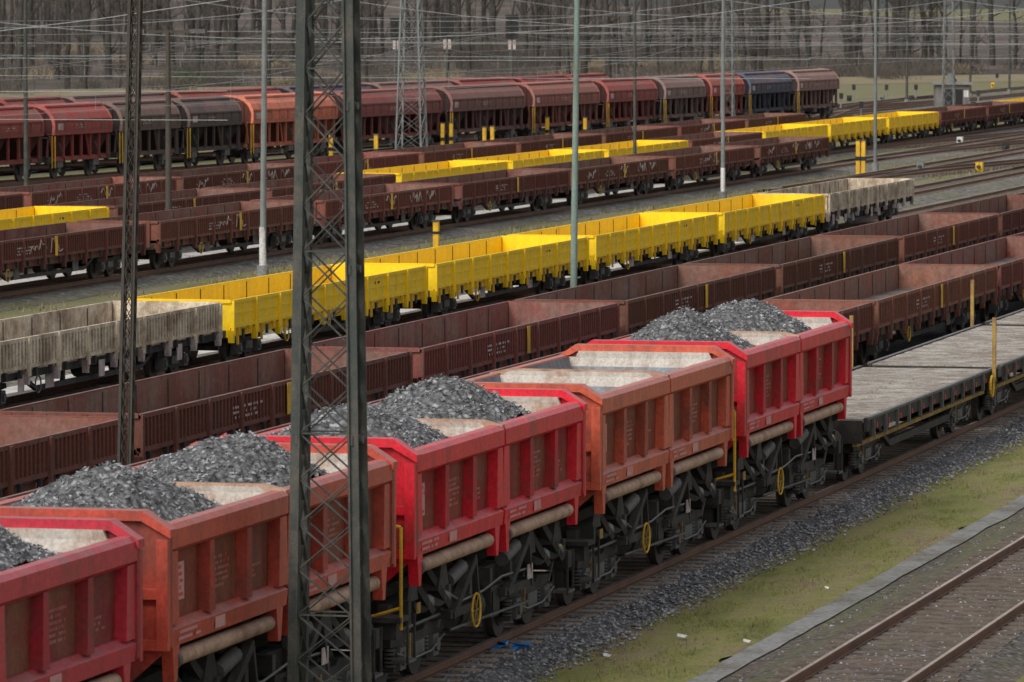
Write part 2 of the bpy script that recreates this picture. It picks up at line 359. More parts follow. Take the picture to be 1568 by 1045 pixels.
def dump_mesh(variant):
    random.seed(100+variant); b=MB()
    for hx0,hx1 in ((-HL,-.05),(.05,HL)):
        L=hx1-hx0
        for sg in (-1,1):
            Y=lambda a:sg*a
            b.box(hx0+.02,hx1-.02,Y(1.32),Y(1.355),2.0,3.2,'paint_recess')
            b.prism([(Y(1.33),3.36),(Y(1.47),3.36),(Y(1.53),3.30),(Y(1.53),3.08),(Y(1.47),3.03),(Y(1.33),3.03)],'x',hx0,hx1,'paint')
            b.prism([(Y(1.30),1.92),(Y(1.50),1.92),(Y(1.52),2.12),(Y(1.40),2.2),(Y(1.30),2.2)],'x',hx0+.01,hx1-.01,'paint')
            for i,(q,w) in enumerate(((.13,.2),(L*.345,.12),(L*.665,.12),(L-.13,.2))):
                x=hx0+q; x=min(max(x,hx0+w-.06),hx1-w+.06)
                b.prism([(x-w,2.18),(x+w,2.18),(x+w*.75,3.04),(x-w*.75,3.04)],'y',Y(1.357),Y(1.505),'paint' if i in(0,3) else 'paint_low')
            for x in (hx0+.22,hx1-.3,):
                b.prism([(x-.14,1.93),(x+.14,1.93),(x+.05,1.5),(x-.07,1.5)],'y',Y(1.36),Y(1.5),'paint')
                b.beam((x,Y(1.42),1.6),(x,Y(.9),1.35),.12,.14,'under')
            b.cyl((hx0+.42,Y(1.40),1.74),(hx1-.5,Y(1.40),1.74),.10,'tubpaint',12)
            b.cyl((hx0+.32,Y(1.40),1.74),(hx0+.42,Y(1.40),1.74),.13,'under_light',12)
            b.add([(hx0+.05,Y(1.36),2.0),(hx1-.05,Y(1.36),2.0),(hx1-.3,Y(.7),1.38),(hx0+.3,Y(.7),1.38)],[(0,1,2,3)],'under')
            if sg<0:
                if hx0<0:
                    b.box(hx0+.55,hx0+1.0,Y(1.357),Y(1.362),2.4,2.85,'lettering'); text_rows(b,hx0+.58,hx0+.98,2.42,2.83,Y(1.362),5,'paint',.6)
                text_rows(b,hx0+L*.42,hx0+L*.60,2.38,2.80,Y(1.357),6,'letter_dim',.85,(.02,.05))
                text_rows(b,hx0+.25,hx0+1.3,1.96,2.11,Y(1.522),2,'lettering',.9,(.02,.06))
                b.box(hx0+1.75,hx0+2.15,Y(1.52),Y(1.526),1.96,2.1,'lettering')
                text_rows(b,hx0+L*.73,hx0+L*.86,2.35,2.55,Y(1.357),3,'letter_dim',.8,(.02,.05))
    for e in (-1,1):
        x0=e*(HL+.0); x1=e*(HL+.10)
        b.prism([(-1.53,3.28),(-1.53,1.95),(-.8,1.3),(.8,1.3),(1.53,1.95),(1.53,3.28),(1.2,3.48),(-1.2,3.48)],'x',x0,x1,'paint_low')
        b.prism([(-1.56,3.22),(-1.56,3.32),(-1.22,3.54),(1.22,3.54),(1.56,3.32),(1.56,3.22),(1.2,3.42),(-1.2,3.42)],'x',e*(HL-.06),e*(HL+.18),'paint')
        for y in (-1.46,-.5,.5,1.46): b.box(x1,e*(HL+.20),y-.07,y+.07,1.9,3.2,'paint')
        b.box(x1,e*(HL+.19),-1.39,1.39,1.9,2.02,'paint'); b.box(x1,e*(HL+.17),-1.39,1.39,2.5,2.62,'paint')
        b.prism([(-1.28,3.16),(1.28,3.16),(1.15,3.43),(-1.15,3.43)],'x',e*(HL-.12),e*(HL-.065),'pale')
    b.prism([(-1.33,3.20),(-1.33,3.30),(-1.15,3.40),(1.15,3.40),(1.33,3.30),(1.33,3.20)],'x',-.11,.11,'pale')
    b.prism([(-1.5,3.28),(-1.5,3.365),(-1.2,3.43),(1.2,3.43),(1.5,3.365),(1.5,3.28)],'x',-.085,.085,'tubpaint')
    for c in (-HL/2,HL/2):
        lv=[(2.36,1.33,3.33),(2.30,1.27,3.17),(1.70,.65,2.1)]
        for i in range(2):
            (a,w,z),(a2,w2,z2)=lv[i],lv[i+1]
            vs=[(c+sx*a,sy*w,z) for sx,sy in ((-1,-1),(1,-1),(1,1),(-1,1))]+[(c+sx*a2,sy*w2,z2) for sx,sy in ((-1,-1),(1,-1),(1,1),(-1,1))]
            b.add(vs,[(0,1,5,4),(2,3,7,6)],'bin_grey'); b.add(vs,[(1,2,6,5),(3,0,4,7)],'pale' if i==0 else 'bin_grey')
        b.box(c-1.74,c+1.74,-.7,.7,2.06,2.1,'bin_grey')
    b.box(-HL,HL,-.45,.45,1.0,1.3,'under')
    for sg in (-1,1):
        b.box(-HL,HL,sg*.95,sg*1.1,1.0,1.24,'under')
        for x in (-4.6,-2.4,-1.2,0,1.2,2.4,4.6): b.box(x-.07,x+.07,sg*.45,sg*1.32,1.02,1.28,'under')
        for x in (-1.6,1.6):
            b.beam((x-.6,sg*1.28,.8),(x+.5,sg*1.33,1.55),.12,.12,'under'); b.beam((x+.9,sg*1.28,.8),(x+.5,sg*1.33,1.55),.1,.1,'under')
            b.box(x-.75,x+1.0,sg*1.15,sg*1.32,.78,.9,'under'); b.cyl((x-.5,sg*1.2,1.3),(x+.1,sg*1.25,1.45),.11,'under_light',10)
        for x in (-4.3,-2.6,2.6,4.3):
            b.prism([(x-.3,1.24),(x+.3,1.24),(x+.12,1.62),(x-.12,1.62)],'y',sg*1.0,sg*1.28,'under')
        for x in (-3.9,-3.0,3.0,3.9):
            b.beam((x,sg*1.1,1.55),(x+.45,sg*1.3,1.0),.16,.1,'under'); b.cyl((x+.3,sg*1.22,1.12),(x+.6,sg*1.22,1.12),.12,'under_light',10)
        b.cyl((-1.15,sg*.95,.72),(.15,sg*.95,.72),.25,'under',18); b.cyl((-1.2,sg*.95,.72),(-1.15,sg*.95,.72),.2,'under_light',14); b.cyl((.15,sg*.95,.72),(.2,sg*.95,.72),.2,'under_light',14)
        for q in (-.8,-.2): b.cyl((q,sg*.95,.72),(q+.05,sg*.95,.72),.262,'under_light',18)
        b.box(.45,.95,sg*.8,sg*1.2,.5,.95,'under'); b.box(.5,.9,sg*1.21,sg*1.22,.58,.88,'black')
        b.box(-2.3,-1.5,sg*.6,sg*1.0,.55,1.0,'under'); b.box(1.1,2.3,sg*.5,sg*.8,.5,1.0,'under')
        b.cyl((1.4,sg*1.0,.75),(2.0,sg*1.0,.75),.14,'under_light',12)
        b.tube([(-2.4,sg*1.3,1.15),(-1.8,sg*1.32,.98),(-.5,sg*1.32,1.0),(.6,sg*1.32,1.1),(2.4,sg*1.3,1.05)],[.02]*5,'under_light',5)
        b.tube([(-4.9,sg*.5,.7),(-4.2,sg*1.15,.85),(-2.3,sg*1.15,.85)],[.025]*3,'under_light',5)
        b.ring((-.25+.8*sg,sg*1.36,.78),.24,.018,'yellow'); b.cyl((-.25+.8*sg,sg*1.36,.78),(-.25+.8*sg,sg*1.1,.78),.03,'under',6)
        for q in range(3):
            a=q*math.pi/3; b.beam((-.25+.8*sg-.23*math.cos(a),sg*1.36,.78-.23*math.sin(a)),(-.25+.8*sg+.23*math.cos(a),sg*1.36,.78+.23*math.sin(a)),.015,.015,'stake')
        for e in (-1,1):
            x=e*4.75; b.box(x-.2,x+.2,sg*1.15,sg*1.4,.45,.49,'under_light'); b.box(x-.2,x-.17,sg*1.36,sg*1.39,.45,1.1,'under'); b.box(x+.17,x+.2,sg*1.36,sg*1.39,.45,1.1,'under')
        b.beam((-2.2,sg*1.27,.62),(2.4,sg*1.27,.55),.03,.03,'under_light')
        b.box(2.15,2.45,sg*1.33,sg*1.345,.9,1.12,'chalk')
        b.box(-4.2,-4.0,sg*1.3,sg*1.315,1.05,1.2,'stake'); b.box(4.3,4.42,sg*1.3,sg*1.315,1.02,1.22,'yellow')
    if variant==0:
        b.tube([(-HL-.35,-1.38,.95),(-HL-.35,-1.38,2.35),(-HL-.35,-1.1,2.4),(-HL-.35,-.6,2.4)],[.026]*4,'yellow',6)
        b.tube([(-HL-.35,-1.38,1.25),(-HL-.35,-.9,1.1),(-HL-.35,-.6,1.1)],[.026]*3,'yellow',6)
    b.box(-HL-.45,-HL-.0,-1.4,1.4,1.05,1.12,'under')
    b.box(-HL-.3,-HL,-1.3,1.3,.8,1.05,'under'); b.box(HL,HL+.3,-1.3,1.3,.8,1.05,'under')
    bogie(b,-3.35); bogie(b,3.35); ends(b,HL+.28,.95,.38)
    return b.mesh('dump_wagon')
def heap(seed,pk,cx=0):
    b=MB(); nx,ny=64,40; vs=[]
    for i in range(nx+1):
        for j in range(ny+1):
            u=i/nx*2-1; v=j/ny*2-1; x=u*2.30; y=v*1.27
            r=math.sqrt(((u+.12)*.93)**2+(v*.72)**2+.02)
            z=2.99+pk*max(0,1-r**1.3)*1.0
            if u>.55: z-=(u-.55)**2*1.3
            z+=.16*noise.noise(Vector((x*.9,y*.9,seed)))+.08*noise.noise(Vector((x*3,y*3,seed)))+random.uniform(-.022,.022)
            vs.append((cx+x,y,z))
    fs=[(i*(ny+1)+j,(i+1)*(ny+1)+j,(i+1)*(ny+1)+j+1,i*(ny+1)+j+1) for i in range(nx) for j in range(ny)]
    b.add(vs,fs,'coal_gravel')
    for _ in range(3000):
        u=random.uniform(-1,1);v=random.uniform(-1,1); i=int((u+1)/2*nx);j=int((v+1)/2*ny); p=vs[min(i,nx)*(ny+1)+min(j,ny)]; r=random.uniform(.012,.036)
        b.add([(p[0]+r*random.uniform(-1.3,1.3),p[1]+r*random.uniform(-1.3,1.3),p[2]+r*random.uniform(-.3,1.5)) for _ in range(4)],[(0,1,2),(0,2,3),(0,3,1),(1,3,2)],'gravel_stone')
    return b.mesh('gravel_load')
DM=[dump_mesh(0),dump_mesh(1)]
u0=3.743e-4; du=.617e-4
dcols=[(.58,.030,.055),(.60,.085,.05),(.80,.014,.034),(.66,.12,.06),(.80,.013,.034)]
def s_u(u,n): Z=K*abs(n)*u; return (Z+n*ST)/CT
random.seed(3)
for i in range(-1,5):
    s=s_u(u0+(i-1)*du,-19.75)+HL
    o=obj('dump_wagon',DM[i%2],mtx(s,TR['dump']),color=dcols[max(i,0)])
    if i!=3:
        for hx,pk in ((-HL/2,.82+.1*random.random()),(HL/2,.88+.1*random.random())):
            obj('gravel_load',heap(i*3.7+hx,pk,hx),Matrix.Identity(4),parent=o)
send=s_u(u0+4*du,-19.75)
# ------------------------------------------------------------------ low-sided wagons
def low_mesh(kind,graf=0):
    random.seed(5+graf); b=MB(); hl=9.85; w=1.45; zt=1.75; zb=1.06
    P={'brown':'wag_paint','yellow':'yel_paint','beige':'beige_paint'}[kind]; R={'brown':'wag_rib','yellow':'yel_paint','beige':'beige_paint'}[kind]
    IN={'brown':'wag_inner','yellow':'yel_paint','beige':'beige_paint'}[kind]; FL={'brown':'floor_dirt','yellow':'floor_yel','beige':'floor_dirt'}[kind]
    b.box(-hl,hl,-w+.06,w-.06,1.0,1.1,FL)
    for sg in (-1,1):
        b.box(-hl,hl,sg*(w-.035),sg*w,zb,zt,P if kind!='beige' else 'under')
        b.box(-hl+.07,hl-.07,sg*(w-.06),sg*(w-.037),1.1,zt-.02,IN)
        b.box(-hl,hl,sg*(w-.05),sg*(w+.035),zt-.075,zt+.012,P)
        b.box(-hl,hl,sg*(w-.05),sg*(w+.03),zb-.02,zb+.07,P)
        b.box(-hl,hl,sg*(w-.25),sg*(w-.1),.80,1.04,P if kind!='beige' else 'under')
        b.box(-hl,hl,sg*(w-.13),sg*(w-.03),.99,1.04,P)
        nfl=9; fw=2*hl/nfl
        for i in range(nfl+1):
            x=-hl+i*fw; x=min(max(x,-hl+.07),hl-.07)
            b.box(x-.07,x+.07,sg*(w+.0),sg*(w+.08),.86,zt-.01,R)
            b.prism([(x-.13,.98),(x+.13,.98),(x+.05,.66),(x-.05,.66)],'y',sg*(w-.09),sg*(w+.05),R if kind!='beige' else 'chalk')
            b.box(x-.02,x+.02,sg*(w-.075),sg*(w-.062),1.12,zt-.05,'under')
        for i in range(nfl):
            x0=-hl+i*fw+.1; x1=x0+fw-.2
            if kind=='yellow':
                for e in (x0+.08,(x0+x1)/2,x1-.08): b.box(e-.025,e+.025,sg*w,sg*(w+.03),zb+.07,zt-.075,'yel_paint')
                b.box(x0,x1,sg*w,sg*(w+.016),zb+.33,zb+.37,'yel_paint')
            else:
                q=x0+.1; hw=.03 if kind=='brown' else .055
                while q<x1:
                    b.box(q-hw,q+hw,sg*w,sg*(w+.04),zb+.07,zt-.075,R); q+=.235
            for e in (x0+.45,x1-.45):
                b.box(e-.05,e+.05,sg*(w-.02),sg*(w+.06),.84,1.04,'yellow' if kind=='yellow' else 'under')
            if kind=='yellow': b.box(x0+.9,x0+1.05,sg*(w-.02),sg*(w+.02),.74,.98,'black'); b.box(x0+.4,x0+.5,sg*(w-.02),sg*(w+.03),.6,.84,'yellow')
        if kind=='brown':
            b.box(-.13,.13,sg*(w+.08),sg*(w+.095),zb+.02,zt-.03,'yellow'); text_rows(b,-3.9,-1.6,zb+.15,zb+.45,sg*(w+.042),3,'chalk',.5)
            text_rows(b,5,6.3,.84,.98,sg*(w-.098),1,'chalk',.6); text_rows(b,-8.3,-7.3,.84,.98,sg*(w-.098),1,'chalk',.6)
            for g in range(graf*2):
                x=random.uniform(-8,6); pts=[]
                for q in range(12):
                    pts.append((x,sg*(w+.055),zb+.12+(.48*random.random()))); x+=random.uniform(.03,.28)
                b.tube(pts,[.022]*12,'chalk',4)
        if kind=='yellow': text_rows(b,4,5,zb+.42,zb+.55,sg*(w+.018),1,'black',.6)
        for x in (-3.2,2.9):
            b.box(x-.3,x+.3,sg*1.22,sg*1.24,.45,.8,'chalk' if kind!='brown' else 'under_light')
        if kind=='beige':
            for x in (-8.5,-5.8,.2,6.5): b.prism([(x-.22,.9),(x+.22,.9),(x+.2,.5),(x-.2,.5)],'y',sg*1.40,sg*1.42,'chalk')
        b.ring((-4.6,sg*1.42,.62),.2,.02,'yellow' if kind!='beige' else 'under_light')
        b.beam((-5,sg*1.15,.8),(-4,sg*1.15,.48),.1,.1,'under'); b.beam((5,sg*1.15,.8),(4,sg*1.15,.48),.1,.1,'under'); b.box(-4,4,sg*1.1,sg*1.2,.42,.54,'under')
        for x in (-2,0,2): b.box(x-.06,x+.06,sg*1.1,sg*1.2,.54,.8,'under')
        b.cyl((.5,sg*.7,.62),(1.7,sg*.7,.62),.18,'under',12)
    for e in (-1,1):
        b.box(e*(hl-.06),e*hl,-w+.036,w-.036,1.0,zt+.03,P); b.box(e*(hl-.09),e*(hl-.062),-w+.08,w-.08,1.1,zt,IN)
        for y in (-1.1,-.4,.4,1.1): b.box(e*hl,e*(hl+.07),y-.06,y+.06,.85,zt,R)
        b.box(e*hl,e*(hl+.05),-w,w,zt-.06,zt+.02,P); b.box(e*(hl-.2),e*(hl+.04),-1.3,1.3,.78,.985,'under')
    b.box(-hl,hl,-.4,.4,.62,.98,'under')
    bogie(b,-7.1,.42,.88,1.0,False); bogie(b,7.1,.42,.88,1.0,False); ends(b,hl,.88,.42)
    return b.mesh(kind+'_wagon')
LW={k:low_mesh(k) for k in ('brown','yellow','beige')}
GR=[low_mesh('brown',1),low_mesh('brown',2)]
random.seed(11)
def lw(kind,s,n):
    me=LW[kind]
    if kind=='brown':
        q=random.uniform(.8,1.3); c=(.225*q,.070*q*random.uniform(.9,1.25),.052*q)
        name='brown_lowside_wagon'
        if n<-55 and random.random()<.6: me=random.choice(GR)
    elif kind=='yellow': q=random.uniform(.95,1.0); c=(1.0*q,.66*q,.010); name='yellow_lowside_wagon'
    else: c=(.78,.66,.48); name='weathered_lowside_wagon'
    obj(name,me,mtx(s,n,0,random.uniform(-.0006,.0006)),color=c)
def row(center,u_j,du_,i0,i1,kinds,nn=None):
    nn=nn or (center+1.45)
    for i in range(i0,i1):
        sa=s_u(u_j+i*du_,nn); sb=s_u(u_j+(i+1)*du_,nn)
        k=kinds(i) if callable(kinds) else kinds
        if k: lw(k,(sa+sb)/2,center)
row(TR['A'],4.357e-4,.695e-4,-3,5,'brown',-32.15)
row(TR['B'],6.281e-4,.847e-4,-4,4,'brown',-25.9)
row(TR['C'],3.868e-4,.534e-4,-2,5,lambda i:'beige' if i<0 or i==4 else 'yellow',-42.05)
row(TR['D'],3.708e-4,.3877e-4,-2,6,'brown',-59.5)
nE=-65.5; uE=1/(XV-610); dE=20.1/(K*65.5)
row(TR['E'],uE,dE,-5,12,lambda i:'yellow' if (i<-2 or 0<=i<3 or 4<=i<7 or i>=9) else 'brown',nE)
nF=-73.5; dF=20.1/(K*73.5); uF=1/(XV-1235)
row(TR['F'],uF,dF,-10,0,'brown',nF)
# ------------------------------------------------------------------ hopper wagons
def hopper_mesh(L,bog):
    b=MB(); h=L/2-(1.15 if bog else .8)
    half=[(1.40,2.35),(1.47,2.42),(1.50,2.85),(1.45,3.15),(1.28,3.48),(.98,3.74),(.55,3.90),(0,3.95)]
    prof=[(-y,z) for y,z in half]+[(y,z) for y,z in reversed(half[:-1])]
    n=len(prof); vs=[(-h,y,z) for y,z in prof]+[(h,y,z) for y,z in prof]
    for i in range(n-1):
        z=(prof[i][1]+prof[i+1][1])/2
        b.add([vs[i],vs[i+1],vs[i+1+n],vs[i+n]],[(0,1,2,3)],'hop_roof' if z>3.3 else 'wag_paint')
    b.add(vs[:n],[tuple(range(n))],'hop_shade'); b.add(vs[n:],[tuple(range(n-1,-1,-1))],'hop_shade'); b.add([vs[0],vs[n],vs[2*n-1],vs[n-1]],[(0,1,2,3)],'hop_shade')
    for e in (-1,1):
        o=[(y*1.03,z+(.04 if z>2.5 else -.03)) for y,z in prof]; ii=[(y*.93,z-.10 if z>3 else z+.03) for y,z in prof]
        for i in range(n-1):
            q=[(e*h+dx,*p) for dx in (-.04,.07) for p in (o[i],o[i+1],ii[i+1],ii[i])]
            b.add(q,[(0,1,2,3),(7,6,5,4),(0,4,5,1),(3,2,6,7)],'hop_roof')
        for y in (-.9,-.3,.3,.9): b.box(e*h,e*(h+.06),y-.04,y+.04,2.4,3.5,'hop_shade')
    for sg in (-1,1):
        b.box(-h+.02,h-.02,sg*1.48,sg*1.56,2.34,2.52,'wag_rib'); b.box(-h,h,sg*.78,sg*.95,3.83,3.90,'hop_roof')
        b.box(-h+.02,h-.02,sg*1.46,sg*1.53,3.06,3.12,'wag_rib')
        m=int(L/1.6)
        for i in range(m+1):
            x=-h+.25+(2*h-.5)*i/m; b.box(x-.06,x+.06,sg*1.3,sg*1.42,1.15,2.36,'wag_rib')
            b.box(x-.03,x+.03,sg*1.49,sg*1.53,2.52,3.05,'wag_paint')
        text_rows(b,-1.2,.4,2.65,2.9,sg*1.50,2,'chalk',.5); b.box(-h+.5,-h+1.2,sg*1.50,sg*1.505,2.6,2.95,'chalk')
    nc=3 if bog else 2
    for c in range(nc):
        cx=(-h+1.5)+(2*h-3.0)*c/(nc-1); a=(2*h-.8)/nc/2
        top=[(cx+sx*a,sy*1.25,2.36) for sx,sy in ((-1,-1),(1,-1),(1,1),(-1,1))]; bot=[(cx+sx*.45,sy*.95,1.0) for sx,sy in ((-1,-1),(1,-1),(1,1),(-1,1))]
        b.add(top+bot,[(j,(j+1)%4,(j+1)%4+4,j+4) for j in range(4)],'hop_shade')
        for sg in(-1,1): b.box(cx-.4,cx+.4,sg*.95,sg*1.2,.6,1.0,'under_light'); b.beam((cx-.5,sg*1.32,1.9),(cx+.4,sg*1.32,1.0),.05,.05,'under_light'); b.beam((cx-a,sg*1.35,2.3),(cx-a+.5,sg*1.3,1.2),.07,.07,'wag_rib')
    for sg in (-1,1): b.box(-L/2+.5,L/2-.5,sg*1.1,sg*1.28,.95,1.18,'wag_rib')
    for e in (-1,1):
        b.box(e*(h-.2),e*(h+.4),-1.3,1.3,.9,1.2,'under')
        for sg in (-1,1): b.beam((e*(h+.3),sg*1.15,1.2),(e*(h),sg*1.15,2.4),.07,.07,'wag_rib')
        b.tube([(e*(h+.35),-1.25,1.2),(e*(h+.35),-1.25,2.2),(e*(h+.35),1.25,2.2),(e*(h+.35),1.25,1.2)],[.03]*4,'under_light',5)
    b.tube([(-h-.25,-1.45,.6),(-h-.25,-1.45,2.3)],[.03]*2,'yellow',5); b.tube([(-h+.05,-1.5,.6),(-h+.05,-1.5,2.3)],[.03]*2,'yellow',5)
    if bog: bogie(b,-h+1.5,.44,.9,1,False); bogie(b,h-1.5,.44,.9,1,False)
    else:
        for x in (-h+1.6,h-1.6):
            b.cyl((x,-.75,.46),(x,.75,.46),.08,'under',8)
            for sg in (-1,1):
                b.cyl((x,sg*.69,.46),(x,sg*.83,.46),.46,'wheel',20); b.box(x-.18,x+.18,sg*.9,sg*1.12,.35,.75,'under_light'); b.beam((x-.7,sg*1.0,.9),(x+.7,sg*1.0,.9),.1,.07,'under'); b.beam((x-.6,sg*1.0,.8),(x+.6,sg*1.0,.8),.1,.07,'under')
    ends(b,h+.4,1.0,.4)
    return b.mesh('hopper_wagon')
P0=Vector((-26.8,297.7)); P1=Vector((25.1,460.)); D=(P1-P0).normalized(); hang=math.atan2(D.y,D.x)
def t_of(x):
    k=(x-784)/F
    return (k*P0.y-P0.x)/(D.x-k*D.y)
bx=[-190,-70,35,140,245,340,490,650,778,893,982,1056,1114,1189,1262]
hc=[(.34,.06,.06),(.32,.07,.06),(.40,.08,.07),(.15,.105,.09),(.11,.085,.08),(.68,.20,.12),(.28,.08,.07),(.23,.11,.095),(.36,.13,.10),(.34,.09,.075),(.27,.18,.16),(.44,.10,.075),(.09,.10,.14),(.31,.19,.165),(.44,.09,.08)]
hm={}
for off,cs in ((0,0),(9.5,5)):
    nr=Vector((-D.y,D.x))*off
    for i in range(len(bx)-1):
        ta,tb=t_of(bx[i]),t_of(bx[i+1]); L=round(tb-ta,1)
        if (L) not in hm: hm[L]=hopper_mesh(L,L>12)
        p=P0+D*((ta+tb)/2-(off*.3))+nr; c=hc[(i+cs)%len(hc)]
        if off and i>11: continue
        if off: c=tuple(x*.7 for x in c)
        obj('hopper_wagon',hm[L],Matrix.Translation((p.x,p.y,0))@Matrix.Rotation(hang,4,'Z'),color=c)
for off in (0,9.5):
    b=MB()
    for sg in (-.75,.75): b.box(-80,420,sg-.035,sg+.035,-.2,0,'rail_rust')
    b.add([(-80,-2,-.2),(420,-2,-.2),(420,2,-.2),(-80,2,-.2)],[(0,1,2,3)],'ballast_far')
    nr=Vector((-D.y,D.x))*off; p=P0+nr
    obj('railway_track',b.mesh('railway_track'),Matrix.Translation((p.x,p.y,0))@Matrix.Rotation(hang,4,'Z'))
# ------------------------------------------------------------------ flat wagons
def flat(first):
    b=MB(); fl=7.8
    for i in range(78):
        x=-fl+i*.2; y=-1.42
        for cut in (random.uniform(-.5,.5),1.42):
            b.box(x,x+.186,y+.004,cut-.004,1.26,1.32+random.uniform(0,.016),'plank'); y=cut
    for sg in (-1,1):
        b.box(-fl,fl,sg*1.43,sg*1.5,1.08,1.35,'under'); b.box(-fl,fl,sg*1.44,sg*1.53,1.31,1.36,'under_light'); b.box(-fl,fl,sg*1.2,sg*1.3,.78,.86,'stake')
        for i in range(12): x=-fl+.5+i*1.35; b.box(x-.05,x+.05,sg*1.5,sg*1.56,.95,1.3,'under_light'); b.box(x+.4,x+.48,sg*1.5,sg*1.53,1.1,1.2,'paint')
        b.beam((-5,sg*1.15,1.0),(-3.6,sg*1.15,.55),.1,.1,'under'); b.box(-3.6,3.6,sg*1.1,sg*1.2,.48,.62,'under'); b.beam((5,sg*1.15,1.0),(3.6,sg*1.15,.55),.1,.1,'under')
        b.ring((fl-.8,sg*1.6,1.0),.22,.03,'yellow')
    for x,sg in ((7.3,-1),(7.3,1)): b.box(x-.045,x+.045,sg*1.56,sg*1.64,1.1,2.5,'stake')
    if first:
        for x in (-3.7,-1.8): b.box(x-.045,x+.045,1.56,1.64,1.1,2.5,'stake')
    b.box(-fl,fl,-.9,.9,.9,1.22,'under')
    for e in (-1,1): b.box(e*fl,e*(fl+.08),-1.4,1.4,.85,1.3,'under')
    bogie(b,-5.6,.44,.9); bogie(b,5.6,.44,.9); ends(b,fl+.08,.95,.42)
    return b.mesh('flat_wagon')
fa,fb_=flat(True),flat(False)
for i in range(4): obj('flat_wagon',fa if i==0 else fb_,mtx(send+8.2+.3+i*16.7,TR['dump']),color=(.55,.05,.04))
# ------------------------------------------------------------------ masts
def lattice(name,s,n,h,wb,wt,panel,leg,diag,k,depth=None,lean=0,rot=0,X=True):
    b=MB(); depth=depth or wb; dr=depth/wb
    def c(z):
        t=z/h; w=(wb+(wt-wb)*t)/2; return w
    cs=[(-1,-1),(1,-1),(1,1),(-1,1)]
    def P(i,z): w=c(z); return Vector((cs[i][0]*w*dr,cs[i][1]*w+lean*z,z-.3))
    for i in range(4):
        b.beam(P(i,0),P(i,h),leg,leg*.2,k); b.beam(P(i,0)+Vector((cs[i][0]*leg*.1,cs[i][1]*leg*.4,0)),P(i,h)+Vector((cs[i][0]*leg*.1,cs[i][1]*leg*.4,0)),leg*.2,leg,k)
    z=0; q=0
    while z<h-panel:
        for i in range(4):
            j=(i+1)%4
            if X or q%2==0: b.beam(P(i,z),P(j,z+panel),diag,diag*.3,k)
            if X or q%2==1: b.beam(P(j,z)+Vector((.004,.004,0)),P(i,z+panel)+Vector((.004,.004,0)),diag,diag*.3,k)
            if q%4==0: b.beam(P(i,z),P(j,z),diag,diag*.4,k)
        z+=panel;q+=1
    b.box(-wb*dr*.9,wb*dr*.9,-wb*.9,wb*.9,-.6,-.05,'concrete')
    return obj(name,b.mesh(name),mtx(s,n,0,rot))
def smast(x,n): return s_of(x,n)
sm=smast(503,-18.9)
big=lattice('lattice_mast',sm,-18.9,15,.76,.34,.56,.125,.045,'mast_dark',depth=.46)
bb=MB()
for z in (4.1,6.2,8.2):
    w=(.76-.42*(z+.3)/15)/2+.02
    for sg in(-1,1):
        bb.cyl((0,sg*w,z),(0,sg*(w+.10),z),.05,'under_light',8); bb.box(-w*.7,w*.7,sg*w,sg*(w+.03),z-.06,z+.06,'mast_dark')
obj('insulator_brackets',bb.mesh('brackets'),Matrix.Identity(4),parent=big)
lattice('lattice_mast',smast(186,-30.0),-30.0,13,.155,.12,.30,.055,.025,'mast_rust',lean=-.027)
def pole(name,s,n,h,r,k,white=0,arms=(),lean=0):
    b=MB(); b.cyl((0,0,-.3),(0,lean*h,h),r,k,12,r*.62); b.cyl((0,0,-.35),(0,0,.15),r*1.9,'concrete',10)
    if white: b.cyl((0,0,.0),(0,0,white),r*1.06,'white',12)
    for z,a in arms:
        b.beam((0,-a,z),(0,a,z),.05,.08,k)
        for e in (-1,1): b.cyl((0,e*a,z-.05),(0,e*a,z+.22),.05,'under_light',8)
    b.beam((0,-1.2,h),(0,1.2,h),.09,.09,k)
    for e in (-1,1): b.box(-.16,.16,e*1.2-.3,e*1.2+.3,h-.06,h+.1,'under_light')
    return obj(name,b.mesh(name),mtx(s,n))
pole('lighting_pole',smast(402,-56.5),-56.5,15,.12,'mast_grey',1.5,lean=-.01)
pole('lighting_pole',smast(878,-40.9),-40.9,15,.115,'mast_green',0,lean=-.012)
pole('catenary_pole',smast(258,-64.0),-64.0,8.3,.14,'mast_rust',0,((7.6,.7),(7.0,.5)))
pole('catenary_pole',smast(972,-64.0),-64.0,11,.10,'mast_dark',0,((7.6,.5),))
pole('lighting_pole',smast(1107,-56.5),-56.5,15,.11,'mast_grey',1.3)
pole('lighting_pole',smast(1340,-57.8),-57.8,14,.11,'mast_grey',0)
for px in (1388,1485,40,1545): pole('catenary_pole',smast(px,-92),-92,11,.13,'mast_dark',0,((8.2,.9),(7.2,.5)))
lattice('catenary_tower',smast(630,-86),-86,15,1.5,.6,1.0,.11,.05,'mast_grey')
lattice('catenary_tower',smast(1114,-82),-82,15,.8,.5,.8,.08,.05,'mast_grey')
lattice('catenary_tower',smast(1452,-78),-78,15,.9,.5,.8,.08,.05,'mast_grey')
lattice('catenary_tower',smast(1350,-130),-130,15,1.4,.8,1,.14,.08,'mast_dark')
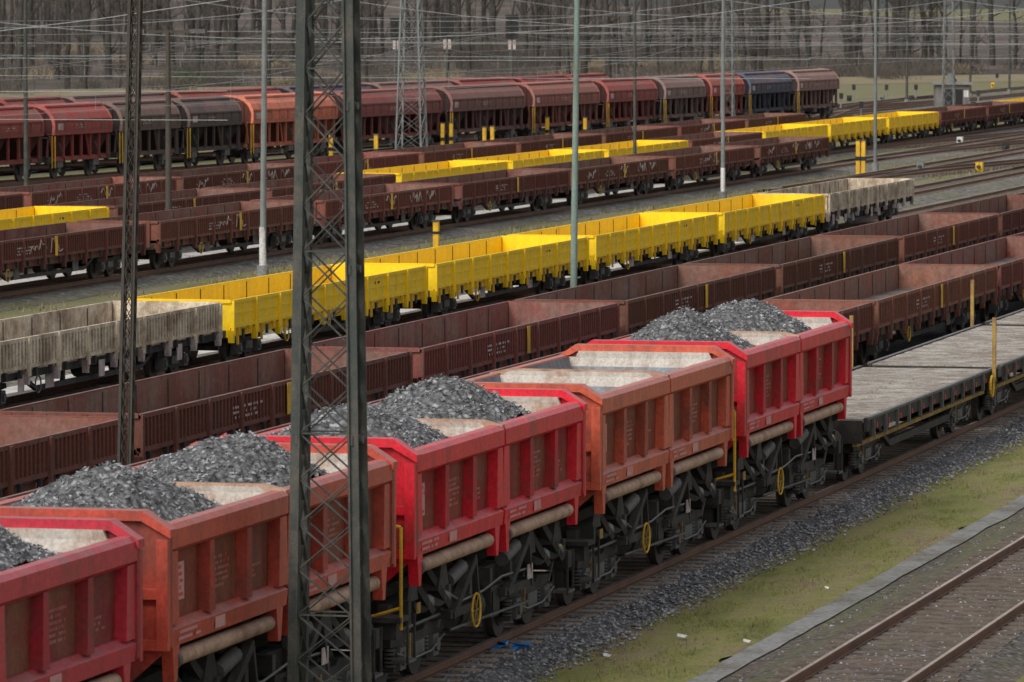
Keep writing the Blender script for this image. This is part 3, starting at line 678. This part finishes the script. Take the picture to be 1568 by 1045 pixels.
def signal(x,Z,ztop):
    X=(x-784)/F*Z; b=MB(); b.cyl((0,0,-.3),(0,0,ztop-1),.13,'mast_dark',10)
    b.box(-.5,.5,-.12,.12,ztop-2.1,ztop,'black'); b.box(-.62,.62,-.16,-.12,ztop-2.2,ztop+.1,'black'); b.box(-.35,.35,-.1,.12,ztop-3.2,ztop-2.3,'chalk')
    for dz in (.5,1.1,1.7): b.cyl((-.2,-.3,ztop-dz),(-.2,-.16,ztop-dz),.13,'under',10)
    b.beam((.2,.3,0),(.2,.3,ztop-2),.04,.04,'mast_grey'); b.beam((-.2,.3,0),(-.2,.3,ztop-2),.04,.04,'mast_grey')
    obj('railway_signal',b.mesh('signal'),Matrix.Translation((X,Z,0)))
signal(685,520,8.2); signal(784,540,8.0); signal(607,600,7.5)
def ypost(px,py,h):
    s,n=gp(px,py); b=MB(); b.box(-.11,.11,-.11,.11,-.3,h,'yellow'); b.box(-.14,.14,-.14,.14,h*.35,h*.48,'black'); b.box(-.15,.15,-.15,.15,h,h+.06,'mast_dark')
    obj('marker_post',b.mesh('marker_post'),mtx(s,n))
for px,py,h in ((507,244,1.5),(576,248,1.6),(678,230,1.7),(691,229,1.7),(742,234,1.6),(754,233,1.6),(838,216,1.6),(896,214,1.5),(1314,262,1.7),(1322,262,1.7),(668,368,.75),(1158,215,.9)): ypost(px,py,h)
X,Z=(1437-784)/F*520,505; b=MB(); b.box(-1.5,1.5,-1.2,1.2,-.3,2.0,'hut_wall'); b.box(-1.8,1.8,-1.5,1.5,2.0,2.2,'concrete'); b.box(-.9,.9,-1.22,-1.2,0,1.6,'black'); b.box(-.3,.3,-.3,.3,2.2,3.0,'mast_grey'); b.box(1.0,1.4,-1.23,-1.2,.9,1.5,'white')
obj('relay_hut',b.mesh('relay_hut'),Matrix.Translation((X,Z,0)))
b=MB()
for px,py in ((1500,255),(1470,215),(1350,150),(1520,130),(1490,160),(1310,180),(1385,205),(1540,225),(1410,255),(1300,150),(1455,140),(1395,150),(1280,165),(1550,180)):
    s,n=gp(px,py); b.box(s-.25,s+.25,-n-.2,-n+.2,-.3,.25,'yellow' if px in(1500,1520) else random.choice(['white','mast_grey','black'])); b.cyl((s-.6,-n,0),(s+.6,-n,0),.1,'under',8)
    if py<200: b.box(s-.06,s+.06,-n-.5,-n-.38,-.3,1.0,'mast_grey'); b.box(s-.15,s+.15,-n-.6,-n-.3,.8,1.3,'black')
obj('point_machines',b.mesh('point_machines'),I0)
# ------------------------------------------------------------------ wires
b=MB()
def wire(p0,p1,sag,r,seg=8):
    p0=Vector(p0);p1=Vector(p1); pts=[]
    for i in range(seg+1):
        t=i/seg; p=p0.lerp(p1,t); p.z-=sag*4*t*(1-t); pts.append(p)
    b.tube(pts,[r]*(seg+1),'wire',3)
for n in (-61,-75,-88,-103,-120):
    r=.006+.00008*abs(n)
    s=90.
    while s<700:
        wire((s,-n,5.7),(s+65,-n,5.7),.0,r,2); wire((s,-n,7.2),(s+65,-n,7.2),1.0,r,8)
        for q in (2,4,6):
            t=q/8; z=7.2-1.0*4*t*(1-t); wire((s+65*t,-n,5.7),(s+65*t,-n,z),0,r*.7,1)
        s+=65
for s in (150,235,320,430,540):
    for z,sg,r in ((6.2,.05,.007),(7.0,.1,.007),(9.5,1.7,.009)):
        wire((s,45,z),(s+4,90,z),sg,r+.000024*s,12); wire((s+4,90,z),(s+8,135,z),sg,r+.000024*s,12)
for z in (8.6,7.8): wire((90,98,z),(760,118,z-.4),.2,.02,30)
obj('overhead_wires',b.mesh('overhead_wires'),I0)
# ------------------------------------------------------------------ forest
def tree(seed):
    random.seed(seed); b=MB(); hgt=random.uniform(17,24); r0=random.uniform(.20,.42)
    pts=[Vector((0,0,-.5))]; n=9; lx,ly=random.uniform(-.15,.15),random.uniform(-.15,.15)
    for i in range(n): p=pts[-1]; pts.append(p+Vector((lx+random.uniform(-.25,.25),ly+random.uniform(-.25,.25),hgt/n)))
    rs_=[r0*(1-i/(n+.5))**.8+.02 for i in range(n+1)]; b.tube(pts,rs_,'bark',8)
    def at(t): f=t*n; i=min(int(f),n-1); return pts[i].lerp(pts[i+1],f-i)
    for q in range(26):
        t=.10+.88*random.random()**.9; p=at(t); a=random.uniform(0,6.28); L=random.uniform(1.6,5.0)*(1.15-t*.6)
        if t<.35: L*=.7
        d=Vector((math.cos(a),math.sin(a),random.uniform(.4,1.6))).normalized(); e=p+d*L*.5+Vector((random.uniform(-.3,.3),random.uniform(-.3,.3),0)); e2=e+(d+Vector((0,0,.5)))*L*.5
        rr=max(.03,rs_[min(int(t*n),n)]*.32); b.tube([p,e,e2],[rr,rr*.6,rr*.2],'bark',4)
        for k in range(6):
            u=random.uniform(.2,1); m=p.lerp(e2,u); dd=(d+Vector((random.uniform(-1,1),random.uniform(-1,1),random.uniform(-.3,.8)))).normalized(); l=random.uniform(.7,2.0)
            f=m+dd*l; b.tube([m,f],[.024,.010],'twig',3)
            for w in range(3):
                g=m.lerp(f,random.uniform(.2,.9)); h2=g+(dd+Vector((random.uniform(-1,1),random.uniform(-1,1),random.uniform(-.5,.8))))*random.uniform(.3,.9); b.tube([g,h2],[.016,.007],'twig',3)
    return b.mesh('bare_tree')
def shrub(seed,k,hh,cnt=120):
    random.seed(seed); b=MB()
    for _ in range(cnt):
        x,y=random.gauss(0,1.5),random.gauss(0,1.5); h=hh*random.uniform(.4,1)
        p=Vector((x,y,-.3)); q=p+Vector((random.uniform(-.5,.5),random.uniform(-.5,.5),h*.6)); r=q+Vector((random.uniform(-.7,.7),random.uniform(-.7,.7),h*.4))
        b.tube([p,q,r],[.03,.02,.008],k,3)
        for w in range(2):
            e=q+Vector((random.uniform(-.7,.7),random.uniform(-.7,.7),random.uniform(0,.7))); b.tube([q,e],[.018,.006],k,3)
        if k=='shrub_green':
            for w in range(14):
                c=q+Vector((random.gauss(0,.5),random.gauss(0,.5),random.gauss(0,.5))); s=.12
                b.add([(c.x+random.uniform(-s,s),c.y+random.uniform(-s,s),c.z+random.uniform(-s,s)) for _ in range(3)],[(0,1,2)],k)
    return b.mesh('shrub')
tm=[tree(i) for i in range(9)]; sh=[shrub(21,'twig',3.0),shrub(22,'twig',2.0),shrub(23,'shrub_green',2.6),shrub(24,'dry_reed',1.2)]
fo=bpy.data.objects.new('bare_forest',None); scene.collection.objects.link(fo)
random.seed(42)
A=Vector((-75,560)); Bv=Vector((85,735)); dv=(Bv-A); nrm=Vector((-dv.y,dv.x)).normalized()
for i in range(640):
    t=random.uniform(-.12,1.12); dep=random.random()**1.1*240
    if .38<t<.58 and dep<70 and random.random()<.75: continue
    p=A+dv*t+nrm*dep; sc=random.uniform(.7,1.2)
    if i%3==0: sc=random.uniform(.3,.55)
    z=max(0,dep-15)*.03
    obj('tree',random.choice(tm),Matrix.Translation((p.x,p.y,z))@Matrix.Rotation(random.uniform(0,6.28),4,'Z')@Matrix.Diagonal((sc,sc,max(sc,.6)*random.uniform(.9,1.2),1)),parent=fo)
un=bpy.data.objects.new('undergrowth',None); scene.collection.objects.link(un)
for i in range(320):
    t=random.uniform(-.1,1.1); dep=random.random()*140-6; p=A+dv*t+nrm*dep
    k=random.choice([0,0,0,1,1,3])
    if t<.38 and dep<25 and random.random()<.4: k=2
    if .38<t<.58 and k<2: k=3 if random.random()<.4 else 1
    obj('shrub',sh[k],Matrix.Translation((p.x,p.y,max(0,dep-15)*.03))@Matrix.Rotation(random.uniform(0,6.28),4,'Z')@Matrix.Scale(random.uniform(.7,1.3),4),parent=un)
b=MB(); vs=[]; NX,NY=60,40
for i in range(NX+1):
    for j in range(NY+1):
        t=-1.0+3*i/NX; dep=-8+ (j/NY)**2*1500; p=A+dv*t+nrm*dep
        z=-.3+max(0,dep-15)*.03+.6*noise.noise(Vector((p.x*.03,p.y*.03,0)))*(1 if dep>5 else 0)
        vs.append((p.x,p.y,z if dep<400 else -.3+11.5+.6))
b.add(vs,[(i*(NY+1)+j,(i+1)*(NY+1)+j,(i+1)*(NY+1)+j+1,i*(NY+1)+j+1) for i in range(NX) for j in range(NY)],'litter',True); obj('forest_floor',b.mesh('forest_floor'))
b=MB(); vs=[]
for i in range(81):
    t=-.2+1.5*i/80; w=16+8*noise.noise(Vector((t*9,0,0)))
    for dep,z in ((-w,-.29),(-w*.5,-.2),(-2,.25),(6,.1)): p=A+dv*t+nrm*dep; vs.append((p.x,p.y,z))
b.add(vs,[(4*i+j,4*i+4+j,4*i+5+j,4*i+1+j) for i in range(80) for j in range(3)],'drygrass',True); obj('dry_grass_bank',b.mesh('dry_grass_bank'))
# ------------------------------------------------------------------ light / world / camera
w=bpy.data.worlds.new('World'); scene.world=w; w.use_nodes=True; t=w.node_tree; bg=t.nodes['Background']
sk=t.nodes.new('ShaderNodeTexSky'); sk.sky_type='NISHITA'; sk.sun_disc=False; sk.sun_elevation=math.radians(42); sk.sun_rotation=math.radians(215); sk.air_density=1.0; sk.dust_density=3
hs=t.nodes.new('ShaderNodeHueSaturation'); hs.inputs['Saturation'].default_value=.25; t.links.new(sk.outputs[0],hs.inputs['Color']); t.links.new(hs.outputs[0],bg.inputs[0]); bg.inputs[1].default_value=.15
sl=bpy.data.lights.new('sun','SUN'); sl.energy=1.5; sl.angle=math.radians(25); sl.color=(1,.985,.96); so=bpy.data.objects.new('sun',sl); scene.collection.objects.link(so)
az=math.radians(215); el=math.radians(42); dirv=Vector((math.sin(az)*math.cos(el),math.cos(az)*math.cos(el),math.sin(el)))
so.rotation_euler=dirv.to_track_quat('Z','Y').to_euler()
cd=bpy.data.cameras.new('camera'); cam=bpy.data.objects.new('camera',cd); scene.collection.objects.link(cam); scene.camera=cam
cam.location=(0,0,H); cam.rotation_euler=(math.pi/2-math.atan(522.5/F),0,0); cd.lens=200; cd.sensor_width=36; cd.clip_end=9000; cd.clip_start=1
cd.dof.use_dof=True; cd.dof.focus_distance=115; cd.dof.aperture_fstop=6.3
scene.view_settings.view_transform='Standard'; scene.view_settings.look='None'; scene.view_settings.exposure=0
